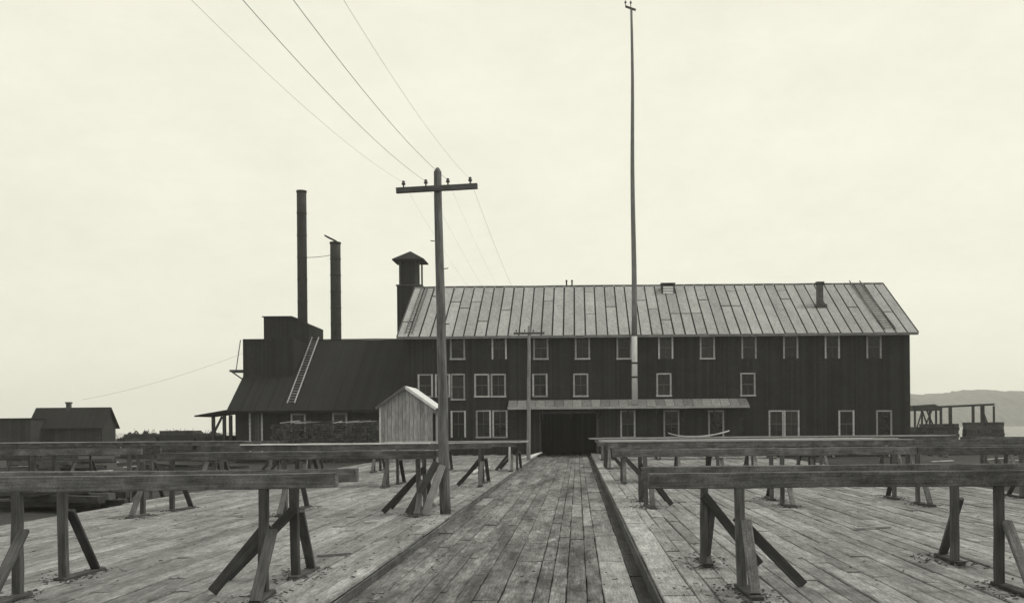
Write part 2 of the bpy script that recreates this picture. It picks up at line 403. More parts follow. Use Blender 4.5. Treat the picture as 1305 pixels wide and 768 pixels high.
rack('fourth lumber rack from the camera left of the road, end post lit pale', -1, 45.0, 1.5, xs_from(-2.95, -3.0, 4), (-2.75, -12.4), LEFT_Z, False, -.13, endmat='pale_wood')  # light falling on the end post is put in as paler wood
rack('nearest lumber rack on the right of the road, ending above the deck edge', 1, 11.6, 1.95, [(1.83, 1.68), (4.78, 5.0), 8.1], (0.80, 9.9), RIGHT_Z, True)
rack('second lumber rack from the camera right of the road', 1, 23.8, 1.6, xs_from(1.5, 3.2, 4), (0.86, 12.3), RIGHT_Z, True)
rack('third lumber rack from the camera right of the road', 1, 34.0, 1.6, xs_from(1.4, 3.2, 5), (1.0, 15.0), RIGHT_Z, False)
rack('fourth lumber rack from the camera right of the road', 1, 45.5, 1.6, xs_from(1.3, 3.2, 5), (0.85, 15.0), RIGHT_Z, False, -.15)
rack('farthest lumber rack on the right, closest to the mill wall', 1, 57.5, 1.6, xs_from(1.3, 3.2, 7), (0.95, 21.5), RIGHT_Z, False, -.16)
rack('outlying lumber rack on dirt beyond the left deck, nearer one', -1, 31.0, 1.4, xs_from(-13.6, -3.0, 3), (-13.2, -21), -.42, False, 0.0)
rack('outlying lumber rack on dirt beyond the left deck, farther one', -1, 47.0, 1.5, xs_from(-14.2, -3.0, 5), (-13.8, -28.5), -.42, False, 0.02)
rack('outlying lumber rack on dirt beyond the right deck at the frame edge', 1, 40.0, 1.5, xs_from(16.4, 3.0, 3), (15.6, 24.5), -.42, False, 0.0)

# ------------------------------------------------------------------ the mill
WF, WB = 73.0, 88.0; WX0, WX1 = -12.4, 23.83; EZ = 8.35; RZ = 12.93; RY = 80.5; GY = -0.7
mill = thing('mill_building', (5.7, WF, GY), 'long dark three-storey mill with pale strip-sheeted roof', 'building')
wins = []                                   # (x0, x1, z0, z1, has_bottom)
def win(pxa, pxb, pya, pyb, bottom=True):
    pc = (pxa+pxb)/2
    wins.append((X(pxa, WF, pya), X(pxb, WF, pya), Z(pyb, WF, pc), Z(pya, WF, pc), bottom))
for i in range(11):
    c = 583+i*53.05; win(c-9, c+9, 430-.3*i, 457.5-.1*i, i not in (1, 5, 7, 8, 9, 10))
for a, b_ in ((533, 551), (555, 573), (605, 623), (626, 644), (679, 697), (731, 749), (837, 855), (944, 962)): win(a, b_, 476.5-(a-533)*.004, 505.5-(a-533)*.004)
win(575, 592, 476, 509)
win(575, 593, 523, 557, False)
for a, b_ in ((607, 625), (628, 646), (791, 809), (846, 865), (903, 922), (980, 998), (999.5, 1018), (1069, 1088), (1117, 1136)): win(a, b_, 522.5, 557)
door = (-2.75, 1.5, GY+.4, 3.0)
holes = [(a, b_, c, d) for a, b_, c, d, _ in wins]+[door]
gx = sorted({WX0, WX1}|{round(h[i], 4) for h in holes for i in (0, 1)}); gz = sorted({GY, EZ+.3}|{round(h[i], 4) for h in holes for i in (2, 3)})
mb = MB()
for j in range(len(gz)-1):
    run = None
    for i in range(len(gx)):
        solid = False
        if i < len(gx)-1:
            cx, cz = (gx[i]+gx[i+1])/2, (gz[j]+gz[j+1])/2
            solid = not any(h[0] < cx < h[1] and h[2] < cz < h[3] for h in holes)
        if solid and run is None: run = gx[i]
        if not solid and run is not None:
            mb.quad((run, WF, gz[j]), (gx[i], WF, gz[j]), (gx[i], WF, gz[j+1]), (run, WF, gz[j+1])); run = None
mb.build('wall', 'mill_siding', mill)
mb = MB()
ez = EZ+.3
mb.quad((WX1, WF, GY), (WX1, WB, GY), (WX1, WB, ez), (WX1, RY, RZ-.1), (WX1, WF, ez))
mb.build('wall', 'mill_siding', mill)
mb = MB(); mb.quad((WX0, WB, GY), (WX0, WF, GY), (WX0, WF, ez), (WX0, RY, RZ-.1), (WX0, WB, ez)); mb.build('wall', 'mill_siding', mill)
mb = MB(); mb.quad((WX1, WB, GY), (WX0, WB, GY), (WX0, WB, ez), (WX1, WB, ez)); mb.build('wall', 'mill_siding', mill)
for a, b_, c, d, bottom in wins:
    fw = .115; mb = MB(); y0, y1 = WF-.045, WF+.09
    mb.box(a-fw*.3, a+fw*.7, y0, y1, c, d); mb.box(b_-fw*.7, b_+fw*.3, y0, y1, c, d)
    mb.box(a+fw*.7, b_-fw*.7, y0, y1, d-fw*.8, d)
    if bottom: mb.box(a-fw*.5, b_+fw*.5, y0-.05, y1, c-.05, c+fw*.55)
    wn = mb.build('window', 'frame_paint', mill)
    mb = MB(); yb = WF+.055
    mb.quad((a, yb+.02, c), (b_, yb+.02, c), (b_, yb+.02, d), (a, yb+.02, d)); mb.build('pane', 'window_glass', wn)
    mb = MB(); zc = (c+d)/2; xc = (a+b_)/2
    mb.box(a+fw*.7, b_-fw*.7, yb-.02, yb+.015, zc-.03, zc+.03); mb.box(xc-.018, xc+.018, yb-.012, yb+.012, c+.05, zc-.03); mb.box(xc-.018, xc+.018, yb-.012, yb+.012, zc+.03, d-.09)
    mb.build('sash_bar', 'sash_wood', wn)
# door opening: jambs, lintel and the floor inside
for xx in (door[0]+.07, door[1]-.07): bar('door_post', (xx, WF+.05, GY), (xx, WF+.05, door[3]), .14, .2, 'dark_timber', mill, 0)
bar('lintel', (door[0], WF+.05, door[3]-.08), (door[1], WF+.05, door[3]-.08), .2, .16, 'dark_timber', mill, 0)
mb = MB(); mb.box(WX0+.1, WX1-.1, WF+.1, WB-.1, -.33, -.28); mb.build('floor', 'under_deck', mill)
# the roof: dark underlay with separate sheets laid on it, seams open between them
RX0, RX1 = -12.74, 24.2; EY = 72.3
sl = Vector((0, RY-EY, RZ-EZ)); SLEN = sl.length; sl.normalize(); nrm = Vector((0, -sl.z, sl.y))
mb = MB()
mb.prism([(RX0, EY, EZ), (RX0, EY, EZ-.16), (RX0, RY, RZ-.16), (RX0, 2*RY-EY, EZ-.16), (RX0, 2*RY-EY, EZ), (RX0, RY, RZ)], (RX1-RX0, 0, 0))
roof = mb.build('roof', 'roof_gap', mill)
np_ = 47; pw = (RX1-RX0)/np_
Rf = Matrix((sl, Vector((-1, 0, 0)), sl.cross(Vector((-1, 0, 0))))).transposed()
if Rf.col[2].z < 0: Rf = Matrix((sl, Vector((1, 0, 0)), sl.cross(Vector((1, 0, 0))))).transposed()
for i in range(np_):
    cuts = [0]
    if rnd.random() < .55: cuts.append(SLEN*rnd.choice((.28, .4, .5, .55, .68)))
    if rnd.random() < .12 and len(cuts) > 1: cuts.append(SLEN*.86)
    cuts.append(SLEN-.02)
    x = RX0+pw*(i+.5)
    for a, e in zip(cuts[:-1], cuts[1:]):
        V, F = bar_data(e-a-.07, pw-.105+rnd.uniform(-.015, .015), .03, 0, 3, .004)
        p = Vector((x, EY, EZ))+sl*(a-(rnd.uniform(.02, .10) if a == 0 else 0))+nrm*.045
        link('roof_sheet', mesh('roof_sheet', V, F), 'roof_sheet', roof, p, Rf.to_euler())
sr = Vector((0, sl.y, -sl.z)); nb = Vector((0, sl.z, sl.y))
mb = MB()
for i in range(np_):
    x = RX0+pw*(i+.5); a = Vector((x, RY, RZ))+nb*.03; e = a+sr*(SLEN-.02)
    mb.prism([a+Vector((-pw/2+.05, 0, 0)), a+Vector((pw/2-.05, 0, 0)), e+Vector((pw/2-.05, 0, 0)), e+Vector((-pw/2+.05, 0, 0))], nb*.03)
mb.build('rear_roof_sheeting', 'roof_sheet', roof)
bar('ridge_cap', (RX0, RY, RZ+.075), (RX1, RY, RZ+.075), .34, .05, 'grey_board', roof, 0, 20, .012)
bar('fascia', (RX0, EY-.03, EZ-.075), (RX1, EY-.03, EZ-.075), .035, .16, 'grey_board', roof, 0, 12, .006)
for xx in (RX0-.02, RX1+.02):
    bar('barge_board', (xx, EY, EZ-.02), (xx, RY, RZ-.02), .04, .2, 'dark_timber', roof, 0)
    bar('barge_board', (xx, RY, RZ-.02), (xx, 2*RY-EY, EZ-.02), .04, .2, 'dark_timber', roof, 0)
# awning over the ground floor
AX0, AX1 = X(647, 71.8, 515), X(955, 71.8, 515)
aw = []
mb = MB(); mb.prism([(AX0, WF-.01, 3.78), (AX0, 71.75, 3.30), (AX0, 71.75, 3.22), (AX0, WF-.01, 3.70)], (AX1-AX0, 0, 0)); awn = mb.build('awning', 'dark_timber', mill)
k = 26; aw_w = (AX1-AX0)/k; ad = (Vector((0, 71.75, 3.30))-Vector((0, WF, 3.78)))
for i in range(k):
    x = AX0+aw_w*(i+.5); bar('awning_board', (x, WF-.02, 3.80), (x, 71.70, 3.30+rnd.uniform(-.03, .02)), aw_w-.03, .03, 'grey_board', awn, 0)
bar('awning_edge', (AX0, 71.70, 3.22), (AX1, 71.70, 3.22), .05, .17, 'pale_wood' if False else 'grey_board', awn, 0, 10, .012)
for i in range(9):
    x = AX0+.4+i*(AX1-AX0-.8)/8; bar('bracket', (x, WF-.02, 2.5), (x, 71.85, 3.2), .08, .1, 'dark_timber', awn, 0)

# things on the mill roof
def roof_pt(px, t, lift=0.0):
    y = EY+sl.y*SLEN*t; z = EZ+sl.z*SLEN*t; return Vector((px, y, z))+nrm*lift
def ladder(name, label, p0, p1, wdt, mat, step=.36, rs=.06, across=Vector((1, 0, 0)), over=0.0):
    t = thing(name, p0, label, 'ladder'); d = (p1-p0); n_ = int(d.length/step); dn = d.normalized()
    for s in (-1, 1): bar('rail', p0+across*s*wdt/2, p1+dn*over+across*s*wdt/2, rs, rs, mat, t, 0)
    for i in range(n_): 
        q = p0+d*((i+.5)/n_); bar('rung', q-across*wdt/2, q+across*wdt/2, rs*.7, rs*.7, mat, t, 0)
    return t
rx = X(1132, 73, 420)
ladder('roof_ladder', 'dark ladder lying on the right end of the mill roof', roof_pt(rx, .04, .14), roof_pt(rx-.25, .99, .14), .8, 'post_wood', .42, .06, over=.5)
rx = X(522, 73, 420)
ladder('roof_ladder', 'dark ladder lying on the left end of the mill roof by the tower', roof_pt(rx, .04, .14), roof_pt(rx+.05, .99, .14), .5, 'post_wood', .45, .05)
# louvred vent at the ridge
p = roof_pt(X(850, 80, 366), .82)
t = thing('roof_vent', p, 'small white louvred box vent at the ridge of the mill roof', 'vent')
a, e, y0, y1, z0, z1 = p.x-.5, p.x+.5, p.y-.1, p.y+.9, p.z-.05, p.z+.78
mb = MB(); mb.box(a, a+.1, y0, y1, z0, z1); mb.box(e-.1, e, y0, y1, z0, z1); mb.box(a+.1, e-.1, y0+.12, y1, z0, z1-.1); mb.build('box', 'dark_timber', t)
mb = MB(); mb.box(a-.06, e+.06, y0-.06, y1, z1, z1+.07); mb.build('lid', 'dark_timber', t)
for i in range(3): bar('louvre', (a+.1, y0+.06, z0+.16+i*.2), (e-.1, y0+.06, z0+.16+i*.2), .03, .15, 'louvre_paint', t, 0)
# chimney stub low on the right of the slope
p = roof_pt(X(1040, 78, 385), .55)
t = thing('roof_chimney', p, 'dark brick chimney stub on the right half of the mill roof', 'chimney')
mb = MB(); mb.box(p.x-.22, p.x+.22, p.y-.22, p.y+.22, p.z-.2, p.z+1.55); mb.build('shaft', 'post_wood', t)
mb = MB(); mb.box(p.x-.29, p.x+.29, p.y-.29, p.y+.29, p.z+1.55, p.z+1.75); mb.build('cap', 'iron_dark', t)
mb = MB(); mb.box(p.x-.4, p.x+.4, p.y-.62, p.y-.2, p.z-.3, p.z+.02); mb.build('flashing', 'post_wood', t)
for px, lb in ((722, 'left of two thin vent pipes on the mill ridge'), (729, 'right of two thin vent pipes on the mill ridge')):
    x = X(px, 80.5, 365); mb = MB(); mb.tube([(x, RY, RZ), (x, RY, RZ+.42), (x, RY, RZ+.46), (x, RY, RZ+.55)], [.06, .06, .1, .03], 8); tag(mb.build('vent_pipe', 'iron_dark', None, True), lb, 'vent pipe')

# ------------------------------------------------------------------ tower behind the left end of the roof
D = 84.0
t = thing('roof_tower', (X(521, D, 400), D, GY), 'dark square tower with small hipped cap behind the mill roof', 'tower')
a, e = X(506, D, 390), X(537, D, 390); z1 = Z(364, D, 521); z2 = Z(332, D, 521)
mb = MB(); mb.box(a, e, D, D+2, GY, z1); mb.build('tower_base', 'annex_siding', t)
mb = MB(); mb.box(a-.07, e+.07, D-.07, D+2.07, z1, z1+.1); mb.build('ledge', 'dark_timber', t)
a2, e2 = X(508.5, D, 350), X(534.5, D, 350)
mb = MB(); mb.box(a2, e2-.38, D+.15, D+1.7, z1+.1, z2+.1); mb.build('shaft', 'annex_siding', t)
for xx in (a2+.06, e2-.06):
    for yy in (D+.1, D+1.8): bar('corner_post', (xx, yy, z1+.1), (xx, yy, z2), .13, .13, 'dark_timber', t, 0)
a3, e3 = X(500.5, D, 332), X(541, D, 332); cx = (a3+e3)/2; cz = Z(317.5, D, 521)
mb = MB(); yy0, yy1 = D-.35, D+2.25; cy = (yy0+yy1)/2
P = [(a3, yy0, z2), (e3, yy0, z2), (e3, yy1, z2), (a3, yy1, z2)]; P2 = [(q[0], q[1], q[2]+.1) for q in P]
mb.add(P+P2+[(cx, cy, cz)], [(3, 2, 1, 0), (0, 1, 5, 4), (1, 2, 6, 5), (2, 3, 7, 6), (3, 0, 4, 7), (4, 5, 8), (5, 6, 8), (6, 7, 8), (7, 4, 8)]); mb.build('cap_roof', 'annex_roofing', t)

# ------------------------------------------------------------------ boiler house, left of the mill
BX0, BX1 = -24.45, WX0-.02; BE, BEZ, BR, BRZ = 72.0, 3.18, 80.0, 8.85
bh = thing('boiler_house', (-18.4, 73, GY), 'low dark boiler house with big sloping roof left of the mill', 'building')
fwz = BEZ+.62
bwins = [(X(318, 72.9, 540), X(334.5, 72.9, 540), GY+.5, Z(524, 72.9, 326)), (X(371, 72.9, 525), X(389, 72.9, 525), 1.4, Z(526.5, 72.9, 380)), (X(424, 72.9, 525), X(442, 72.9, 525), 1.4, Z(525.5, 72.9, 433))]
gx = sorted({BX0, BX1}|{h[i] for h in bwins for i in (0, 1)}); gz = sorted({GY, fwz}|{h[i] for h in bwins for i in (2, 3)})
mb = MB()
for j in range(len(gz)-1):
    for i in range(len(gx)-1):
        cx, cz = (gx[i]+gx[i+1])/2, (gz[j]+gz[j+1])/2
        if not any(h[0] < cx < h[1] and h[2] < cz < h[3] for h in bwins): mb.quad((gx[i], 72.9, gz[j]), (gx[i+1], 72.9, gz[j]), (gx[i+1], 72.9, gz[j+1]), (gx[i], 72.9, gz[j+1]))
mb.build('wall', 'annex_siding', bh)
mb = MB(); mb.quad((BX0, 72.9, GY), (BX0, 87.1, GY), (BX0, 87.1, fwz), (BX0, 80, BRZ-.15), (BX0, 72.9, fwz)); mb.build('wall', 'annex_siding', bh)
mb = MB(); mb.quad((BX0, 87.1, GY), (BX1, 87.1, GY), (BX1, 87.1, fwz), (BX0, 87.1, fwz)); mb.build('wall', 'annex_siding', bh)
for k, (a, e, c, d) in enumerate(bwins):
    mb = MB(); y0, y1 = 72.86, 73.0; f_ = .12
    mb.box(a-.03, a+f_-.03, y0, y1, c, d); mb.box(e-f_+.03, e+.03, y0, y1, c, d); mb.box(a+f_-.03, e-f_+.03, y0, y1, d-f_, d)
    wn = mb.build('door' if k == 0 else 'window', 'frame_paint' if k == 0 else 'pale_wood', bh)
    mb = MB()
    if k == 0:
        for q in range(6):
            ww = (e-a-.2)/6; mb.box(a+.1+q*ww+.01, a+.1+(q+1)*ww-.01, 72.94, 72.97, c+.02, d-f_)
        mb.build('door_leaf', 'post_wood', wn)
    else:
        mb.quad((a, 72.97, c), (e, 72.97, c), (e, 72.97, d), (a, 72.97, d)); mb.build('pane', 'window_glass', wn)
mb = MB(); x0 = -24.8
mb.prism([(x0, BE, BEZ), (x0, BE, BEZ-.14), (x0, BR, BRZ-.14), (x0, 88, BEZ-.14), (x0, 88, BEZ), (x0, BR, BRZ)], (BX1-x0-.02, 0, 0)); broof = mb.build('roof', 'annex_roofing', bh)
sb = Vector((0, BR-BE, BRZ-BEZ)); sbl = sb.length; sb.normalize(); nbb = Vector((0, -sb.z, sb.y))
kk = 13; bwid = (BX1-x0-.1)/kk
for i in range(kk):
    x = x0+.05+bwid*(i+.5); bar('roofing_strip', Vector((x, BE-.04, BEZ))+nbb*.02, Vector((x, BE, BEZ))+sb*(sbl-.05)+nbb*.02, bwid-.03, .03, 'annex_roofing', broof, 0)
bar('ridge_board', (x0, BR, BRZ+.05), (BX1-.3, BR, BRZ+.05), .3, .05, 'dark_timber', broof, 0, 8, .015)
# upright block through the left end of that roof
mb = MB(); mb.box(-24.75, -21.0, 75.6, 84, 4.5, Z(432, 75.7, 312)); tw = mb.build('block', 'annex_siding', bh)
PD = 79.4
a, b_, c = X(336, PD, 403), X(372, PD, 403), X(393.5, PD, 412)
zt, zt2 = Z(404, PD, 350), Z(413, PD, 393)
mb = MB(); mb.prism([(a, PD, 7.0), (c, PD, 7.0), (c, PD, zt2), (b_, PD, zt), (a, PD, zt)], (0, 4.5, 0)); mb.build('penthouse', 'annex_siding', tw)
mb = MB(); mb.box(a-.1, b_+.03, PD-.15, PD+4.6, zt+.004, zt+.07); mb.build('penthouse_roof', 'iron_dark', tw)
q = at(301, 472, 75.8)
mb = MB(); mb.box(X(293, 75.8, 472), -24.76, 75.7, 77, q.z-.1, q.z+.06); pf = mb.build('platform', 'dark_timber', bh)
bar('bracket', (-24.76, 76, q.z-.75), (X(296, 76, 472), 76, q.z-.1), .09, .09, 'dark_timber', pf, 0)
bar('stay_rod', (X(301, 75.8, 470), 75.8, q.z+.06), (X(306.5, 75.8, 433), 75.8, Z(433, 75.8, 306)), .05, .05, 'iron_dark', pf, 0)
# chimneys
def stack(name, label, px0, px1, pyt, D, flap=False):
    xc = X((px0+px1)/2, D, 330); r = (px1-px0)/2/FPX*D; zt = Z(pyt, D, px0)
    t = thing(name, (xc, D, 6), label, 'chimney')
    mb = MB(); k = 9; pts = [(xc, D, 5+(zt-5)*i/k) for i in range(k+1)]; mb.tube(pts, [r*(1.03-.03*i/k) for i in range(k+1)], 20); mb.build('shaft', 'iron_dark', t, True)
    for i in range(1, k): 
        mb = MB(); z = 5+(zt-5)*i/k; mb.tube([(xc, D, z-.05), (xc, D, z+.05)], r*1.06, 20); mb.build('band', 'iron_dark', t, True)
    mb = MB(); mb.tube([(xc, D, zt-.12), (xc, D, zt+.02)], r*1.1, 20); mb.build('rim', 'iron_dark', t, True)
    if flap:
        bar('lid', (xc+.1, D, zt+.08), (xc-r*1.9, D, zt+.52), .8, .1, 'iron_dark', t, 0)
        bar('lid_arm', (xc+r*.6, D, zt-.1), (xc+.05, D, zt+.12), .12, .1, 'iron_dark', t, 0)
    return xc, zt
s1 = stack('smokestack', 'taller iron smokestack rising behind the boiler house block', 379, 391, 243.5, 81.0)
s2 = stack('smokestack', 'shorter iron smokestack with its tilted lid open', 421, 434, 309, 81.0, True)
def wire(name, label, p0, p1, sag, r, cat='wire', group=None, n_=24):
    p0, p1 = Vector(p0), Vector(p1); pts = [p0.lerp(p1, i/n_)-Vector((0, 0, 4*sag*(i/n_)*(1-i/n_))) for i in range(n_+1)]
    mb = MB(); mb.tube(pts, r, 5); return tag(mb.build(name, 'wire_metal'), label, cat, group)
wire('guy_wire', 'guy wire stretched between the two smokestacks', (s1[0]+.35, 81, Z(328, 81, 391)), (s2[0]-.4, 81, Z(325, 81, 421)), .05, .022)
wire('guy_wire', 'long faint guy wire from the tall smokestack down to the far left', (s1[0]-.35, 81, Z(421, 81, 379)-.2+.2), at(105, 509, 95), .6, .008)
# ladder on the boiler house roof
def bpt(px, py):                                     # where the sight line meets that roof
    lo, hi = BE, BR
    for _ in range(40):
        mid = (lo+hi)/2; p = at(px, py, mid); zr = BEZ+(mid-BE)*(BRZ-BEZ)/(BR-BE)
        if p.z > zr: lo = mid
        else: hi = mid
    return at(px, py, lo)
pa, pb = bpt(371, 515), bpt(401, 435)
ladder('roof_ladder', 'pale wooden ladder lying on the boiler house roof', pa+nbb*.12, pb+nbb*.12, .52, 'grey_board', .34, .075, over=.45)

# ------------------------------------------------------------------ mast
mx = X(809, 72, 505); mt = thing('flag_mast', (mx, 71.98, 3.42), 'very tall thin mast standing against the mill front', 'mast')
mzt = Z(11, 72, 804); mb = MB(); k = 14
ms = EZ-.12
mb.tube([(mx, 71.98, 3.42), (mx, 71.98, (3.42+ms)/2), (mx, 71.98, ms)], [.215, .208, .20], 14); mb.build('lower_shaft', 'mast_pale', mt, True)['label'] = 'pale lower length of the mast'  # lower length has a paler colour than the shaft above
mb = MB(); mb.tube([(mx+.03*math.sin(i*.7)*(i > 0), 71.98, ms+.003+(mzt-ms)*i/k) for i in range(k+1)], [.198-(.198-.08)*(i/k)**1.1 for i in range(k+1)], 14); mb.build('shaft', 'mast_wood', mt, True)
for pz in (Z(463, 72), Z(481, 72)):
    mb = MB(); mb.tube([(mx, 71.98, pz-.06), (mx, 71.98, pz+.06)], .235, 14); mb.build('band', 'iron_dark', mt, True)
    bar('clamp', (mx, 72.1, pz), (mx, WF, pz), .12, .1, 'iron_dark', mt, 0)
bar('crossarm', (mx-.42, 71.95, mzt+.12), (mx+.3, 71.95, mzt-.14), .11, .13, 'dark_timber', mt, 0)
for dx, dz in ((-.42, .12), (-.05, .1)):
    mb = MB(); mb.tube([(mx+dx, 71.95, mzt+dz), (mx+dx, 71.95, mzt+dz+.2), (mx+dx, 71.95, mzt+dz+.25), (mx+dx, 71.95, mzt+dz+.4)], [.03, .03, .09, .04], 8); mb.build('insulator', 'insulator_glass', mt)

# ------------------------------------------------------------------ utility poles and wires
INS = {}
def pole(label, base, top, tilt, rb, rt, key):
    base, top = Vector(base), Vector(top); t = thing('utility_pole', base, label, 'utility pole', 'utility poles along the road')
    k = 12; pts = [base.lerp(top, i/k)+Vector((rnd.uniform(-.008, .008), rnd.uniform(-.008, .008), 0)) for i in range(k+1)]
    rr = [rb+(rt-rb)*i/k for i in range(k+1)]; pts.append(pts[-1]+Vector((0, 0, .09))); rr.append(rt*.35)
    mb = MB(); mb.tube(pts, rr, 14); mb.build('shaft', 'second_pole_wood' if key else 'pole_wood', t, True)
    c = top+Vector((0, -rt-.05, -.40)); hw = .90; dv = Vector((math.cos(tilt), 0, math.sin(tilt)))
    bar('crossarm', c-dv*hw, c+dv*hw, .10, .12, 'dark_timber' if key else 'post_wood', t, .008, 4, .002)
    INS[key] = []
    for q in (-.74, -.245, .245, .74):
        p = c+dv*q+Vector((0, 0, .055)); mb = MB()
        mb.tube([p, p+Vector((0, 0, .06)), p+Vector((0, 0, .065)), p+Vector((0, 0, .09)), p+Vector((0, 0, .11)), p+Vector((0, 0, .14)), p+Vector((0, 0, .16))], [.016, .016, .042, .046, .03, .038, .012], 10)
        mb.build('insulator', 'insulator_glass', t, True); INS[key].append(p+Vector((0, 0, .115)))
    for zf in (.80, .72, .64, .56, .48):
        p = base.lerp(top, zf); s = 1 if int(zf*100) % 16 else -1
        bar('step_spike', p+Vector((s*.1, 0, 0)), p+Vector((s*.19, 0, .01)), .018, .018, 'iron_dark', t, 0)
    return t
pl1 = pole('tall leaning utility pole with one crossarm at the left road edge', (X(569.5, 22.8, 648)-.03, 22.75, LEFT_Z-.1), (X(558, 22.8, 216), 22.75, Z(219, 22.75, 558)), .047, .125, .085, 0)
pole('distant utility pole with crossarm standing before the mill front', (X(673.5, 59.5, 580), 59.5, -.5), (X(674.3, 59.5, 416), 59.5, Z(416, 59.5, 674)), .0, .12, .085, 1)
# leaning props at the foot of the near pole
for (x0, y0, x1, z1, mt_, lb) in ((-3.35, 22.3, -3.0, 1.05, 'grey_board', 'pale plank leaning against the foot of the near utility pole'), (-3.75, 22.5, -3.12, 1.12, 'dark_timber', 'dark plank leaning against the foot of the near utility pole')):
    o = bar('prop_plank', (x0, y0, LEFT_Z+.02), (x1, 22.58, z1), .16, .04, mt_, None, .004, up=(0, -1, .2)); tag(o, lb, 'plank')
names = ['leftmost overhead wire on the pole line', 'second overhead wire from the left on the pole line', 'third overhead wire from the left on the pole line', 'rightmost overhead wire on the pole line']
for i in range(4):
    a = INS[0][i]; e = Vector((-3.05-.74+i*.493, -14, 7.35))
    wire('overhead_wire', names[i]+', nearer span above the road', a, e, 1.32, .0034 if i in (1, 2) else .0017, group='overhead wires', n_=40)
    wire('overhead_wire', names[i]+', farther span to the distant pole', a, INS[1][i], .75, .0026 if i == 3 else .0012, group='overhead wires', n_=30)

# ------------------------------------------------------------------ the small shed
D0 = 58.0; t = thing('small_shed', (-9.75, D0, -.45), 'small gabled board shed with bright white sunlit roof slope', 'shed')
a, e = X(485, D0, 540), X(550, D0, 540); xr = X(517, D0, 491); zr = Z(492.5, D0, 517); zl = Z(516, D0, 485); dep = 3.3
nb_ = 14; wd = (e-a)/nb_
def gz_(x): return zr-.1-(abs(x-xr))*((zr-zl)/(xr-a))
for i in range(nb_):
    x0, x1 = a+wd*i+.007, a+wd*(i+1)-.007; yy = D0+rnd.uniform(-.012, .012)
    poly = [(x0-xr, 0, -.45), (x1-xr, 0, -.45), (x1-xr, 0, gz_(x1))]+([(0, 0, zr-.1)] if x0 < xr < x1 else [])+[(x0-xr, 0, gz_(x0))]
    mb = MB(); mb.prism([(q[0]+xr, yy, q[2]) for q in poly], (0, .03, 0)); mb.build('wall_board', 'shed_board', t)
bar('corner_board', (a-.02, D0-.035, -.45), (a-.02, D0-.035, zl-.06), .09, .04, 'pale_wood', t, 0, up=(0, 1, 0))
bar('corner_board', (e+.02, D0-.035, -.45), (e+.02, D0-.035, gz_(e)-.03), .09, .04, 'grey_board', t, 0, up=(0, 1, 0))
mb = MB(); mb.box(e-.05, e-.02, D0+1.9, D0+dep, -.45, gz_(e)-.02); mb.box(e-.05, e-.02, D0+.05, D0+.18, -.45, gz_(e)-.02); mb.box(e-.05, e-.02, D0+.18, D0+1.9, 2.75, gz_(e)-.02); mb.build('side_wall', 'shed_board', t)
mb = MB(); mb.box(a+.02, a+.05, D0+.05, D0+dep, -.45, gz_(a)-.02); mb.build('side_wall', 'shed_board', t)
mb = MB(); mb.prism([(a, D0+dep, -.45), (e, D0+dep, -.45), (e, D0+dep, gz_(e)), (xr, D0+dep, zr-.1), (a, D0+dep, gz_(a))], (0, .03, 0)); mb.build('rear_wall', 'shed_board', t)
for s, xe_, mt_ in ((-1, X(480, D0, 517), 'grey_board'), (1, X(556.5, D0, 519), 'sunlit_pale_board')):  # sun on the right slope is put into its paler boards
    ze = zr-(zr-zl)/(xr-a)*abs(xe_-xr)
    dv = Vector((xe_-xr, 0, ze-zr)); up_ = Vector((-dv.z*s, 0, abs(dv.x))).normalized()
    nn = 8; wy = (dep+.5)/nn
    for i in range(nn):
        y = D0-.25+wy*(i+.5); o_ = up_*.03
        bar('roof_board', Vector((xr+s*.01, y, zr))+o_, Vector((xe_, y, ze))+o_, wy-.012, .03, mt_, t, 0, up=tuple(up_))
    bar('rake_board', (xr, D0-.29, zr-.05), (xe_, D0-.29, ze-.05), .04, .12, 'post_wood' if s < 0 else 'pale_wood', t, 0)

# ------------------------------------------------------------------ slab-wood pile in front of the boiler house
x0, x1 = X(343, 69, 545), X(484, 69, 545)
t = thing('wood_pile', ((x0+x1)/2, 69, -.45), 'long dark pile of slab wood in front of the boiler house', 'wood pile')
mb = MB(); nl = 16
for r_ in range(nl):
    z = -.45+r_*.17; x = x0+rnd.uniform(0, .2)
    while x < x1-.2:
        ww = rnd.uniform(.14, .3)
        mb.bar((x+ww/2, 69+rnd.uniform(-.12, .1), z+.08), (x+ww/2+rnd.uniform(-.05, .05), 70.2+rnd.uniform(-.1, .1), z+.08), ww, rnd.uniform(.12, .165)); x += ww+.02
mb.build('stacked_slabs', 'dark_timber', t)['kind'] = 'stuff'
for i in range(26):
    x = x0+.3+(x1-x0-1.2)*rnd.random(); z = -.45+nl*.17+rnd.uniform(.0, .09)-.02
    ln = rnd.uniform(.5, 1.4); bar('slab', (x, 68.95+rnd.uniform(0, .8), z+.03), (x+ln, 68.95+rnd.uniform(0, .8), z+.03+rnd.uniform(-.06, .16)), .12, .05, rnd.choice(('grey_board', 'post_wood', 'pale_wood')), t, 0)

